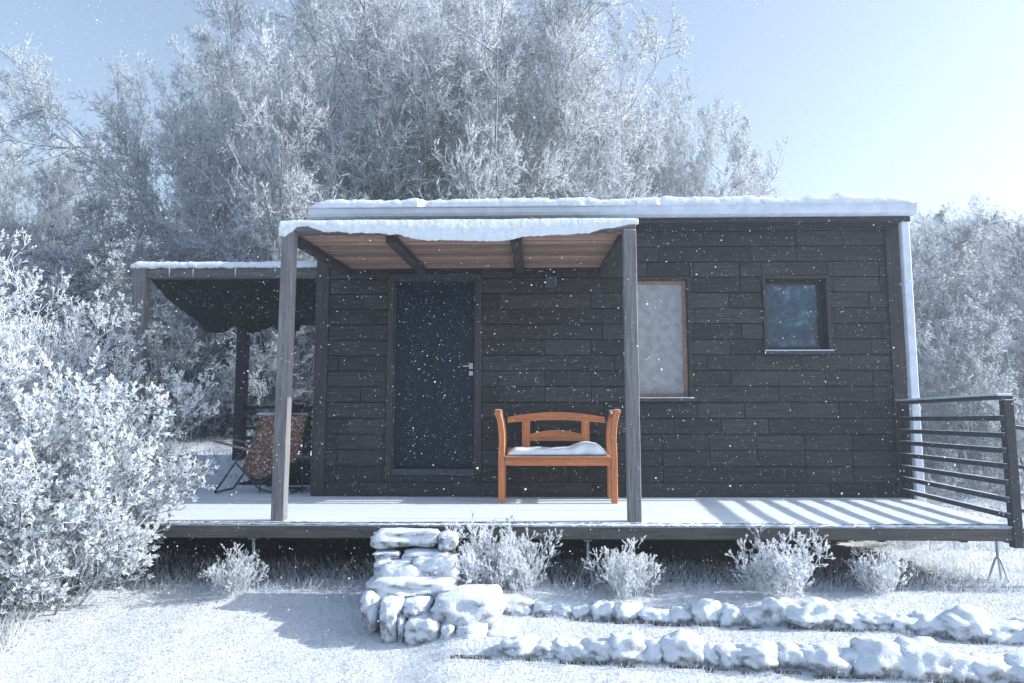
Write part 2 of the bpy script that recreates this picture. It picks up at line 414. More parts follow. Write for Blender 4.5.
mb.box(x0 + .0695, x0 + .085, .0, .029, z0 + .059, z1 - .069); mb.box(x1 - .085, x1 - .0695, .0, .029, z0 + .059, z1 - .069); mb.box(x0 + .0855, x1 - .0855, .0, .029, z1 - .085, z1 - .069)
mb.build('rim', 'door_rim', door)
hz = az(466, 366, 0); hx = ax(471, 366, 0)
mb = MB(); mb.tube([(hx, .022, hz), (hx, -.03, hz)], .012, 10); mb.tube([(hx + .005, -.03, hz), (hx - .085, -.032, hz - .003)], .009, 10); mb.box(hx - .022, hx + .018, .010, .0215, hz - .1, hz - .055); mb.box(hx - .022, hx + .018, .010, .0215, hz - .03, hz + .03)
mb.build('handle', 'metal_handle', door)
# tall window with pale blind
def window(d, name, fr, inner, glass, depth, lab, blind=False):
    x0, x1, z0, z1 = d['x0'], d['x1'], d['z0'], d['z1']
    mb = MB(); t = .035
    mb.box(x0 + .002, x0 + t, -.045, .11, z0 + .002, z1 - .002); mb.box(x1 - t, x1 - .002, -.045, .11, z0 + .002, z1 - .002)
    mb.box(x0 + t + .001, x1 - t - .001, -.043, .11, z1 - t, z1 - .002); mb.box(x0 + t + .001, x1 - t - .001, -.043, .11, z0 + .002, z0 + t * .6)
    w = mb.build(name, fr, cabin, .003); w['label'] = lab
    mb = MB(); a, b_, c, e = x0 + t + .002, x1 - t - .002, z0 + t * .6 + .002, z1 - t - .002; s = .04
    mb.box(a, a + s, depth - .03, depth + .02, c, e); mb.box(b_ - s, b_, depth - .03, depth + .02, c, e)
    mb.box(a + s + .001, b_ - s - .001, depth - .028, depth + .02, e - s, e); mb.box(a + s + .001, b_ - s - .001, depth - .028, depth + .02, c, c + s)
    mb.build('sash', inner, w, .003)
    mb = MB(); mb.box(a + s - .004, b_ - s + .004, depth - .006, depth + .004, c + s - .004, e - s + .004)
    mb.build('blind' if blind else 'pane', glass, w)
    mb = MB(); mb.box(x0 - .01, x1 + .015, -.075, -.046, z0 - .03, z0 + .006); mb.box(x0 + .0, x1, -.0455, -.035, z0 - .026, z0 + .0); mb.build('sill', 'gutter_paint' if 0 else 'door_rim', w, .004)
    mb = MB(); mb.box(x0 - .004, x1 + .008, -.073, -.047, z0 + .0065, z0 + .018); mb.build('sill_snow', 'snow', w, .004)
    return w
window(W1, 'window', 'window_dark', 'window_brown', 'blind', .05, 'tall window with drawn grey blind and brown sash', True)
window(W2, 'window', 'window_dark', 'window_dark', 'window_glass', .115, 'small square window with blue reflecting glass')
# trailer chassis under the cabin
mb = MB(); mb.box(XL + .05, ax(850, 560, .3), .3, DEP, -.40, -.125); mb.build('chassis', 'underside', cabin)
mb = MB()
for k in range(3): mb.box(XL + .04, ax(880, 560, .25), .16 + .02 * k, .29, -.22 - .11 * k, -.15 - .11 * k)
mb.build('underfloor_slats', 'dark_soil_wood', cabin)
# lamp under the canopy
lamp = empty('wall_lamp', (ax(551, 283, -.03), -.03, az(551, 283, 0)), 'small dark box lamp on the plank wall above the bench', 'lamp')
c = lamp.location
mb = MB(); mb.box(c.x - .06, c.x + .06, -.095, -.04, c.z - .055, c.z + .055); mb.build('lamp_housing', 'lamp_metal', lamp, .006)
mb = MB(); mb.box(c.x - .045, c.x + .045, -.0385, -.028, c.z - .045, c.z + .045); mb.build('mounting_plate', 'window_dark', lamp)

# ------------------------------------------------------------------ deck
YF = -DW + 5.74                      # front edge
deckx0, deckx1 = -3.75, ax(1013, 522, YF)
deckxw = ax(909, 497, -.06)
def dxr(y): return deckx1 + (deckxw - deckx1) * (y - YF) / (-.06 - YF)
deck = empty('wooden_deck', ((deckx0 + deckx1) / 2, -1.0, -.1), 'raised plank deck dusted with snow running along the whole cabin front', 'deck')
mb = MB(); y = YF + .006; rnd = random.Random(5)
while y < -.06:
    x = deckx0
    xe = dxr(y); y2 = min(y + .133, -.052); xe2 = dxr(y2)
    while x < xe - .01:
        x2 = x + rnd.choice([2.4, 3.0, 3.6]); last = x2 > xe - .3; a_, b_ = (xe, xe2) if last else (x2 - .002, x2 - .002)
        dz = rnd.uniform(-.0025, .0015); za, zb = -.026 + dz, dz
        mb.hexa([(x + .001, y, za), (a_, y, za), (b_, y2, za), (x + .001, y2, za), (x + .001, y, zb), (a_, y, zb), (b_, y2, zb), (x + .001, y2, zb)])
        x = xe if last else x2
    y += .141
y = -.04
while y < 1.2:                              # the strip of deck beside the cabin
    mb.box(deckx0, XL - .04, y, y + .133, -.027, -.001 + rnd.uniform(-.002, .001)); y += .141
mb.build('deck_boards', 'deck_board', deck, .003)
mb = MB(); mb.box(deckx0, ax(1060, 522, YF - .02), YF - .04, YF + .002, -.112, -.014); mb.build('front_beam', 'deck_beam', deck, .005)
snow_ridge('edge_snow', deckx0, deckx1 + .02, YF - .036, YF + .012, -.004, .007, .010, deck, n=400, seed=9)
for x in np.arange(deckx0 + .2, deckxw - .1, .62):
    mb = MB(); mb.box(x, x + .045, YF + .01, -.06 if x > XL - .1 else 1.2, -.13, -.031); mb.build('joist', 'rafter_wood', deck)
for k in range(3):
    pass
mb = MB(); mb.box(deckx0, deckx0 + .04, YF + .01, 1.2, -.134, -.03); mb.build('side_beam', 'deck_beam', deck, .003); mb = MB(); mb.hexa([(dxr(YF + .01) - .05, YF + .01, -.134), (dxr(YF + .01) - .01, YF + .01, -.134), (dxr(-.06) - .01, -.06, -.134), (dxr(-.06) - .05, -.06, -.134), (dxr(YF + .01) - .05, YF + .01, -.03), (dxr(YF + .01) - .01, YF + .01, -.03), (dxr(-.06) - .01, -.06, -.03), (dxr(-.06) - .05, -.06, -.03)]); mb.build('side_beam', 'deck_beam', deck, .003)

def jack_stand(px, y, lab, tripod=True, sc=1.0):
    x = ax(px, 560, y); g = gz(x, y); top = -.136
    o = empty('support_stand', (x, y, g), lab, 'support stand', 'metal stands propping up the deck')
    mb = MB(); mid = top - (top - g) * (.5 if tripod else .98)
    mb.tube([(x, y, top), (x, y, mid - .0)], .012, 8); mb.box(x - .035, x + .035, y - .035, y + .035, top - .006, top); mb.build('stem', 'stand_metal', o)
    if tripod:
        for k in range(3):
            a = R(90 + 120 * k + 200); mb = MB(); mb.tube([(x, y, mid + .03), (x + math.cos(a) * .02, y + math.sin(a) * .02, mid), (x + math.cos(a) * .085, y + math.sin(a) * .085, g - .01)], .008, 6); mb.build('leg', 'stand_metal', o)
    return o
jack_stand(253, YF + .12, 'slim metal prop under the deck beside the leftmost small shrub', False)
jack_stand(588, YF + .10, 'frosted tripod stand under the deck in front of the bench')
jack_stand(998, YF + .3, 'metal tripod stand under the right end of the deck')

# right railing
ry0, ry1 = -.06, YF + .06
dsp_x = xx
rail = empty('deck_railing', (deckx1 - .05, -1.0, 0), 'dark horizontal-bar railing with frosted top closing the right end of the deck', 'railing')
rx = deckx1 + .0
topz = az(1008, 396, ry1)
def slant(u0, u1, y0, y1, z0, z1):
    o_ = lambda y: dxr(y)
    return [(o_(y0) + u0, y0, z0), (o_(y0) + u1, y0, z0), (o_(y1) + u1, y1, z0), (o_(y1) + u0, y1, z0), (o_(y0) + u0, y0, z1), (o_(y0) + u1, y0, z1), (o_(y1) + u1, y1, z1), (o_(y1) + u0, y1, z1)]
rxw = dxr(ry0) + .0
mb = MB(); mb.box(rx - .035, rx + .035, ry1 - .12, ry1 - .045, -.16, topz - .03); mb.build('post', 'rail_wood', rail, .004)
mb = MB(); mb.box(rxw - .03, rxw + .03, ry0 - .06, ry0 + .0, 0, topz - .03); mb.build('post', 'rail_wood', rail, .004)
mb = MB(); mb.hexa(slant(-.065, .06, ry1 - .08, ry0 + .01, topz - .029, topz + .006)); hr = mb.build('handrail', 'rail_wood', rail, .004)
for k in range(7):
    z = .055 + k * (topz - .13) / 7; e0, e1 = random.uniform(-.008, .008), random.uniform(-.008, .008)
    c_ = slant(-.064, -.0355, ry1 - .115, ry0 - .0, z, z + .042); c_ = [(x, y, z_ + (e0 if i % 4 in (0, 1) else e1)) for i, (x, y, z_) in enumerate(c_)]
    mb = MB(); mb.hexa(c_); mb.build('rail', 'rail_wood', rail, .003)
mb = MB(); mb.hexa(slant(-.06, .055, ry1 - .075, ry0 + .005, topz + .007, topz + .020)); mb.build('rail_snow', 'snow', hr, .005)
# short bars that run on to the right of the corner post
sr = empty('stair_railing', (rx + .3, ry1, -.1), 'dark bars continuing right past the railing corner post', 'railing')
for z in (.1, .43, .73): 
    mb = MB(); mb.box(rx + .037, rx + .9, ry1 - .095, ry1 - .065, z, z + .03, Matrix.Rotation(R(9), 3, 'Y'), (rx + .05, ry1, z)); mb.build('rail', 'rail_wood', sr, .003)
mb = MB(); mb.box(rx + .82, rx + .9, ry1 + .016, ry1 + .09, -.6, .9); mb.build('post', 'rail_wood', sr, .004)

# ------------------------------------------------------------------ canopy over the porch
YP = -DW + 5.88
can = empty('porch_canopy', (-.6, YP, 0), 'timber porch canopy with slumping snow edge and brown plank underside over the door', 'canopy')
cx0, cx1 = ax(284, 230, YP), ax(635, 230, YP)
zs0, zs1 = az(450, 236, YP), az(450, 270, -.05)     # underside heights at front and wall
def zs(y): return zs0 + (zs1 - zs0) * (y - YP) / (-.05 - YP)
for (pb, pt) in ((279, 290), (634.5, 629)):
    xb, xt = ax(pb, 521, YP), ax(pt, 232, YP); w = .052
    mb = MB()
    secs = []
    for k in range(13):
        t = k / 12; z = -.0 + (zs0 + .035) * t; x = xb + (xt - xb) * t; j = .0025 * noise.noise(Vector((x * 3, z * 3, 1)))
        secs.append([(x - w + j, YP - w, z), (x + w + j, YP - w + j, z), (x + w - j, YP + w, z), (x - w, YP + w, z)])
    mb.loft(secs); mb.build('post', 'post_wood', can, .006)
mb = MB(); mb.box(cx0 - .0, cx1 + .0, YP - .05, YP + .05, zs0 + .037, zs0 + .095); mb.build('front_beam', 'beam_wood', can, .005)
for (pf, pw) in ((297, 337), (402, 422), (519.5, 518), (628, 609)):
    xa, xb = ax(pf, 238, YP + .35), ax(pw, 270, -.04)
    if pf == 297: xa, xb = cx0 + .1, ax(337, 270, -.04)
    xm = (ax(pf, 238, YP + .5) + xb) / 2
    if pf == 297: xm = cx0 + .085
    if pf == 628: xm = cx1 - .085
    w = .048
    mb = MB(); ya, yb_ = YP + .052, -.048
    mb.hexa([(xm - w, ya, zs(ya) - .045), (xm + w, ya, zs(ya) - .045), (xm + w, yb_, zs(yb_) - .045), (xm - w, yb_, zs(yb_) - .045),
             (xm - w, ya, zs(ya) + .012), (xm + w, ya, zs(ya) + .012), (xm + w, yb_, zs(yb_) + .012), (xm - w, yb_, zs(yb_) + .012)])
    mb.build('rafter', 'rafter_wood', can, .003)
mb = MB(); y = YP - .03; k = 0
while y < -.06:
    y2 = min(y + .052, -.052); o = .125 if y < YP + .06 else .052
    dz = random.uniform(0, .004)
    za, zb = zs(y) + .014 + dz, zs(y2) + .014 + dz
    if y >= YP + .06:
        mb.hexa([(cx0 + .02, y, za), (cx1 - .02, y, za), (cx1 - .02, y2 - .004, zb), (cx0 + .02, y2 - .004, zb), (cx0 + .02, y, za + .02), (cx1 - .02, y, za + .02), (cx1 - .02, y2 - .004, zb + .02), (cx0 + .02, y2 - .004, zb + .02)])
    y += .052
mb.build('roof_boards', 'soffit_wood', can)
mb = MB(); mb.hexa([(cx0, YP - .045, zs0 + .096), (cx1, YP - .045, zs0 + .096), (cx1, -.05, zs1 + .1), (cx0, -.05, zs1 + .1), (cx0, YP - .045, zs0 + .112), (cx1, YP - .045, zs0 + .112), (cx1, -.05, zs1 + .12), (cx0, -.05, zs1 + .12)])
mb.build('roof_sheet', 'rafter_wood', can)
zt_ = zs0 + .113
def botc(x):
    # lower edge of the slumped snow: deep in the middle, thin at the right
    ks = [(284, 236), (300, 226), (330, 232), (395, 234), (420, 240), (500, 241), (530, 236), (580, 234), (610, 228), (635, 224)]
    p = [(ax(a, b_, YP - .06), az(a, b_, YP - .06)) for a, b_ in ks]
    for (a, b_), (c, d) in zip(p, p[1:]):
        if x <= c: t = max(0, (x - a) / (c - a)); t = t * t * (3 - 2 * t); return b_ + (d - b_) * t
    return p[-1][1]
snow_ridge('snow_cover', cx0 - .02, cx1 + .02, YP - .058, -.1, zt_, .022, 0, can, n=320, seed=13, botf=botc)

# ------------------------------------------------------------------ side shelter on the left
YA, YB = .28, 1.9
px0 = ax(141, 300, YA); pz = az(141, 268, YA)
per = empty('side_pergola', (px0 + 1, 2, 0), 'open lean-to shelter with thatched underside left of the cabin', 'pergola')
pzb = az(243, 322, YB)
mb = MB(); mb.box(px0 - .07, px0 + .07, YA - .07, YA + .07, gz(px0, YA) - .1, pz - .002); mb.build('post', 'post_wood', per, .006)
xb_ = ax(241, 400, YB)
mb = MB(); mb.box(xb_ - .065, xb_ + .065, YB - .07, YB + .07, gz(xb_, YB) - .1, pzb + .02); mb.build('post', 'rail_wood', per, .006)
mb = MB(); mb.box(px0 - .0, XL - .022, YA - .05, YA + .05, pz - .125, pz + .0); mb.v = [(x, y, z if x > px0 + .5 or True else z) for x, y, z in mb.v]
mb.build('front_beam', 'beam_wood', per, .005)
# underside: shaggy sheet that sags at its far edge in lobes
mb = MB(); nu, nv = 70, 50; X0 = px0 + .0; X1 = XL - .03
vv = []
for j in range(nv + 1):
    for i in range(nu + 1):
        u, v = i / nu, j / nv
        x = X0 + (X1 - X0) * u; yf, yk = YA + .052, YB
        y = yf + (yk - yf) * v
        z = pz - .05 + (pzb - pz + .0) * v
        lobes = -.1 * v ** 5 * (abs(math.sin(u * 13 + .6)) ** .7) * (1 if u < .62 else 0)
        z += lobes - .07 * math.sin(math.pi * min(1, v * 1.2)) * (u < 2) + .012 * noise.noise(Vector((x * 6, y * 6, 2))) + .01 * noise.noise(Vector((x * 20, y * 20, 2)))
        vv.append((x, y, z))
n1 = len(vv); mb.v = vv + [(x, y, z + .05) for x, y, z in vv]; w_ = nu + 1
for j in range(nv):
    for i in range(nu):
        a = j * w_ + i; mb.f.append((a, a + 1, a + w_ + 1, a + w_)); mb.f.append((n1 + a, n1 + a + w_, n1 + a + w_ + 1, n1 + a + 1))
for i in range(nu):
    mb.f.append((i, n1 + i, n1 + i + 1, i + 1)); a = nv * w_ + i; mb.f.append((a, a + 1, n1 + a + 1, n1 + a))
for j in range(nv):
    a = j * w_; mb.f.append((a, a + w_, n1 + a + w_, n1 + a)); a = j * w_ + nu; mb.f.append((a, n1 + a, n1 + a + w_, a + w_))
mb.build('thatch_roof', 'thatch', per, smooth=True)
snow_ridge('snow_cover', px0 - .1, XL - .03, YA - .075, YB, pz + .008, .055, .03, per, n=200, seed=21)
rnd = random.Random(2)
for x in (.62, 1.1, 1.55, 2.1, .35):
    z1 = pz - .03; mb = MB(); mb.tube([(px0 + x, YA - .078, z1), (px0 + x, YA - .078, z1 - rnd.uniform(.05, .1))], [.008, .001], 6); mb.build('icicle', 'gutter_paint', per)
# rear railing
rr = empty('rear_railing', (-3.5, YB, .3), 'dark rail fence behind the folding chairs under the side shelter', 'railing')
for (z0p) in (407, 419, 428, 438, 449, 460):
    z = az(275, z0p, YB); mb = MB(); mb.box(ax(241, z0p, YB) + .07, XL - .025, YB - .02, YB + .02, z - .024, z + .024); mb.build('rail', 'rail_wood', rr, .003)
mb = MB(); x = ax(309, 400, YB); mb.box(x - .05, x + .05, YB - .068, YB - .021, 0, az(309, 406, YB)); mb.build('post', 'rail_wood', rr, .004)

# ------------------------------------------------------------------ bench
YBf, YBb = -.62, -.17
bx0, bx1 = ax(498, 480, YBf), ax(618, 480, YBf)
bench = empty('garden_bench', ((bx0 + bx1) / 2, (YBf + YBb) / 2, 0), 'orange wooden bench with arched back against the dark plank wall', 'bench')
BW = bx1 - bx0; sh = .44
def upright(x, y, h, side, lean, name):
    pts = smoothpts([(x, y, 0), (x, y, .25), (x, y, .46), (x - side * .005, y + lean * .3, .6), (x + side * .01, y + lean * .7, .76), (x + side * .035, y + lean, h)], 4)
    mb = MB(); secs = []
    for k, p in enumerate(pts):
        a = .03; d = .032 if p.z < h - .03 else .028
        secs.append([(p.x - a, p.y - d, p.z), (p.x + a, p.y - d, p.z), (p.x + a, p.y + d, p.z), (p.x - a, p.y + d, p.z)])
    mb.loft(secs); return mb.build(name, 'bench_upright', bench, .006)
for s, x in ((-1, bx0 + .032), (1, bx1 - .032)):
    upright(x, YBf + .03, .86, s, .03, 'leg')
    upright(x, YBb - .03, .86, s, .05, 'leg')
    mb = MB(); p0 = (x + s * .035, YBf + .03, .86); p1 = (x + s * .035, YBb + .03, .86)
    secs = []
    for k in range(9):
        t = k / 8; y = p0[1] - .02 + (p1[1] - p0[1] + .02) * t; z = .885 - .05 * math.sin(math.pi * t)
        secs.append([(p0[0] - .033, y, z - .022), (p0[0] + .033, y, z - .022), (p0[0] + .033, y, z + .018), (p0[0] - .033, y, z + .018)])
    mb.loft(secs); mb.build('armrest', 'bench_upright', bench, .008)
    mb = MB(); mb.box(x - .018, x + .018, YBf + .065, YBb - .065, sh - .09, sh - .025); mb.build('side_rail', 'bench_upright', bench, .003)
mb = MB(); mb.box(bx0 + .063, bx1 - .063, YBf + .012, YBf + .036, sh - .085, sh - .018); mb.box(bx0 + .063, bx1 - .063, YBb - .036, YBb - .012, sh - .085, sh - .018); mb.build('apron', 'bench_wood', bench, .003)
mb = MB()
for k in range(5): 
    y = YBf - .01 + k * .09; mb.box(bx0 + (.03 if 0 < k < 4 and False else .064), bx1 - .064, y, y + .075, sh - .015, sh + .008)
mb.build('seat', 'bench_wood', bench, .004)
def archboard(x0, x1, y, zb, zt, rise_t, rise_b, name, n=24, th=.028):
    mb = MB(); secs = []
    for k in range(n + 1):
        t = k / n; a = math.sin(math.pi * t) ; x = x0 + (x1 - x0) * t
        secs.append([(x, y - th / 2, zb + rise_b * a), (x, y + th / 2, zb + rise_b * a), (x, y + th / 2, zt + rise_t * a), (x, y - th / 2, zt + rise_t * a)])
    mb.loft(secs); return mb.build(name, 'bench_wood', bench, .003)
yb2 = YBb + .0
def zz(py): return az(556, py, yb2)
archboard(bx0 + .075, bx1 - .075, yb2, zz(423), zz(417), zz(412) - zz(417), .03, 'top_rail')
va, vb = ax(526, 440, yb2), ax(585.5, 440, yb2)
for x in (va, vb):
    mb = MB(); mb.box(x - .042, x + .042, yb2 - .01, yb2 + .012, sh + .01, zz(421)); mb.build('back_post', 'bench_upright', bench, .003)
archboard(va + .043, vb - .043, yb2, zz(441), zz(434), zz(430) - zz(434), 0, 'back_panel', th=.02)
mb = MB(); mb.box(bx0 + .075, bx1 - .075, yb2 - .012, yb2 + .012, sh + .01, sh + .07); mb.build('lower_rail', 'bench_wood', bench, .003)
# cushion on the seat
mb = MB(); secs = []; cxa, cxb = ax(508, 455, YBf), ax(608, 455, YBf); n = 48
for k in range(n + 1):
    t = k / n; x = cxa + (cxb - cxa) * t; e = min(1, t * 12 + .15, (1 - t) * 9 + .12) ** .5
    h = .076 + .006 * noise.noise(Vector((x * 8, 0, 0))) + .062 * math.exp(-((t - .80) / .13) ** 2) + .012 * math.exp(-((t - .93) / .05) ** 2); h *= e
    y0_, y1_ = YBf + .012, YBb - .05; z = sh + .009
    fold = .012 * math.sin(t * 30) * (t > .65)
    sec = []
    for a in range(20):
        th = 2 * math.pi * a / 20; cx_ = math.cos(th); sz = math.sin(th)
        cy = (abs(cx_) ** .45) * (1 if cx_ > 0 else -1); cz = (abs(sz) ** .6) * (1 if sz > 0 else -1)
        sec.append((x, (y0_ + y1_) / 2 + cy * ((y1_ - y0_) / 2 + fold) * (.9 + .1 * e), z + h / 2 + cz * h / 2 + (.004 * noise.noise(Vector((x * 15, th * 2, 0))) if sz > 0 else 0)))
    secs.append(sec)
mb.loft(secs); tag(mb.build('seat_cushion', 'cushion_cloth', None, smooth=True, origin=((cxa + cxb) / 2, -.4, sh)), 'white snowy cushion bunched up at its right end on the orange bench', 'cushion')

# ------------------------------------------------------------------ folding chairs
def A(px, py, Y): return tuple(at(px, py, Y))
def folding_chair(lab, dx, yo, cloth, matn, tilt=1.0):
    o = empty('folding_chair', (ax(262, 480, .4) + dx, .4 + yo, 0), lab, 'folding chair', 'folding chairs beside the cabin')
    ox = Vector((dx, yo, 0))
    def T(pts, r=.011, sm=4): 
        mb = MB(); mb.tube([q + ox for q in smoothpts(pts, sm)], r, 8); return mb
    c0 = o.location - ox
    x = c0.x
    for s in (-.25, .25):
        yy = .4 + s
        # long tube: ground at the front left, up along the back; and the curved runner crossing it
        T([(x - .42, yy, .015), (x - .12, yy, .46), (x + .0, yy, .62)]).build('frame_tube', 'blue_tube', o, smooth=True)
        T([(x - .1, yy + .01, .46), (x - .07, yy + .01, .25), (x + .03, yy + .01, .08), (x + .2, yy + .01, .02), (x + .42, yy + .01, .02)]).build('frame_tube', 'blue_tube', o, smooth=True)
        T([(x - .05, yy, .40), (x + .2, yy, .62), (x + .42, yy, 1.0)]).build('back_tube', 'blue_tube', o, smooth=True)
        T([(x - .2, yy, .33), (x + .05, yy, .12), (x + .3, yy, .3)], .009).build('brace', 'blue_tube', o, smooth=True)
    T([(x - .42, .15, .015), (x - .42, .65, .015)]).build('cross_tube', 'blue_tube', o)
    T([(x + .42, .15, .02), (x + .42, .65, .02)]).build('cross_tube', 'blue_tube', o)
    T([(x + .42, .15, 1.0), (x + .42, .65, 1.0)]).build('cross_tube', 'blue_tube', o)
    # cloth sling: hangs from the top bar and sags to the seat
    mb = MB(); prof = smoothpts(cloth, 6); secs = []
    for p in prof:
        secs.append([(p.x, p.y, p.z) for p in ()])
    secs = []
    for i in range(11):
        u = i / 10; row = []
        for p in prof: row.append(Vector((x + p.x, .17 + .46 * u, p.z - .02 * math.sin(math.pi * u) + .006 * noise.noise(Vector((p.x * 9, u * 5, dx))))) + ox)
        secs.append(row + [q + Vector((.004, 0, .012)) for q in reversed(row)])
    mb.loft(secs); mb.build('sling', matn, o, smooth=True)
    for s in (-.27, .27):
        mb = MB(); mb.box(x - .46, x + .02, .4 + s - .02, .4 + s + .02, .5, .525, Matrix.Rotation(R(14), 3, 'Y')); mb.v = [tuple(Vector(q) + ox) for q in mb.v]; mb.build('armrest', 'window_brown', o, .004)
    return o
folding_chair('folding chair with rusty brown frosted sling, half hidden by the porch post', 0, 0, [(-.12, 0, .34), (.1, 0, .36), (.2, 0, .55), (.38, 0, .97)], 'rust_cloth')
folding_chair('pale folding chair tight against the cabin corner behind the rusty one', .30, .75, [(-.2, 0, .36), (.05, 0, .34), (.25, 0, .6), (.4, 0, .98)], 'pale_canvas')
# rusty blanket over the near chair's back
bl = MB(); secs = []; 
top = [at(268, 418, .3), at(313, 417, .3)]; 
for i in range(15):
    u = i / 14; row = []
    for k in range(13):
        v = k / 12
        xa = ax(268, 418, .3) + (ax(247, 468, .3) - ax(268, 418, .3)) * v; xb2 = ax(313, 417, .3) + (ax(300, 470, .3) - ax(313, 417, .3)) * v
        x = xa + (xb2 - xa) * u; z = az(290, 416, .3) + (az(280, 470 + 8 * math.sin(u * 5), .3) - az(290, 416, .3)) * v
        row.append(Vector((x, .09 + .05 * v + .012 * math.sin(u * 14 + v * 3), z)))
    secs.append(row + [q + Vector((0, .014, 0)) for q in reversed(row)])
bl.loft(secs); tag(bl.build('blanket', 'rust_cloth', None, smooth=True, origin=(ax(285, 440, .3), .1, .6)), 'rusty brown frosted blanket hung over the folding chair behind the porch post', 'blanket')
tb = empty('camp_table', (ax(290, 490, .1), .15, 0), 'low pale folding table top leaning at the railing height behind the blanket', 'table')
tz = az(290, 414, .5)
mb = MB(); mb.box(ax(264, 414, .5), ax(313, 414, .5), .3, .75, tz - .015, tz + .012); mb.build('table_top', 'gutter_paint', tb, .004)
for x in (ax(268, 414, .5), ax(309, 414, .5)):
    for y in (.33, .72):
        mb = MB(); mb.tube([(x, y, tz - .015), (x, y, 0)], .01, 6); mb.build('leg', 'blue_tube', tb)

# ------------------------------------------------------------------ stones
def rock_mesh(seed, sx, sy, sz, square=.0, sub=4, am=1.0):
    bm = bmesh.new(); bmesh.ops.create_icosphere(bm, subdivisions=sub, radius=1); rnd = random.Random(seed); off = Vector((rnd.uniform(0, 99), rnd.uniform(0, 99), rnd.uniform(0, 99)))
    for v in bm.verts:
        p = v.co.copy(); m_ = max(abs(p.x), abs(p.y), abs(p.z)); q = p / m_
        p = p * (1 - square) + q * square * .85
        k = 1 + am * .34 * noise.noise(p * 1.1 + off) + am * .16 * noise.noise(p * 2.6 + off) + .07 * noise.noise(p * 6 + off) + .035 * noise.noise(p * 14 + off)
        v.co = Vector((p.x * sx * k, p.y * sy * k, p.z * sz * k))
    me = bpy.data.meshes.new('stone'); bm.to_mesh(me); bm.free(); me.shade_smooth(); me.materials.append(MATS['stone']); return me
ORD = ['first', 'second', 'third', 'fourth', 'fifth', 'sixth', 'seventh', 'eighth', 'ninth', 'tenth', 'eleventh', 'twelfth', 'thirteenth', 'fourteenth', 'fifteenth', 'sixteenth', 'seventeenth', 'eighteenth', 'nineteenth', 'twentieth', 'twenty-first', 'twenty-second']
def place_stone(cx, cy, w, h, seed, lab, group, dep=None, zb=None):
    h *= .82; me = rock_mesh(seed, w / 2 * 1.25, (dep or max(.07, w * .5)), h * .66, random.uniform(.15, .5))
    o = bpy.data.objects.new('edging_stone', me); COL.objects.link(o)
    g = gz(cx, cy - .06) if zb is None else zb
    o.location = (cx, cy, g + h * .32); o.rotation_euler = (0, R(random.uniform(-6, 6)), R(random.uniform(-12, 12)))
    tag(o, lab, 'stone', group)
# upper row: left/right edges in pixels and height
up = [(497, 532, 16), (533, 552, 12), (553, 572, 12), (573, 592, 13), (593, 614, 20), (615, 640, 19), (641, 667, 14), (669, 691, 16), (692, 719, 24), (719, 741, 20), (742, 765, 17), (764, 791, 27), (791, 829, 27), (830, 860, 17), (860, 889, 17), (889, 916, 16), (915, 944, 20), (942, 985, 29), (984, 1022, 18), (1023, 1062, 22)]
for i, (a, b_, h) in enumerate(up):
    xc = 0
    Y = -2.5
    for _ in range(6):
        xc = ax((a + b_) / 2, 620, Y); Y = y_up(xc)
    d = Y + DW; big = {17: 'big rounded ', 12: 'tall '}.get(i, '')
    place_stone(xc, Y, (b_ - a) * d / F, h * d / F * 1.1, 100 + i, f'{big}snow-capped stone, {ORD[i]} from the steps in the upper edging row', 'snow-capped stones of the upper edging row')
lo = [(505, 534, 20), (533, 558, 16), (557, 584, 18), (583, 612, 22), (612, 645, 28), (644, 668, 24), (667, 700, 30), (700, 718, 22), (717, 742, 24), (740, 775, 25), (774, 800, 26), (800, 838, 27), (836, 860, 22), (858, 900, 33), (898, 940, 36), (938, 975, 26), (972, 1010, 26), (1008, 1050, 28)]
for i, (a, b_, h) in enumerate(lo):
    Y = -3
    for _ in range(6):
        xc = ax((a + b_) / 2, 660, Y); Y = y_lo(xc)
    d = Y + DW; big = ''
    place_stone(xc, Y, (b_ - a) * d / F * 1.05, h * d / F * 1.05, 200 + i, f'{big}snow-covered rock, {ORD[i]} from the steps in the lower edging row', 'snow-covered rocks of the lower edging row')
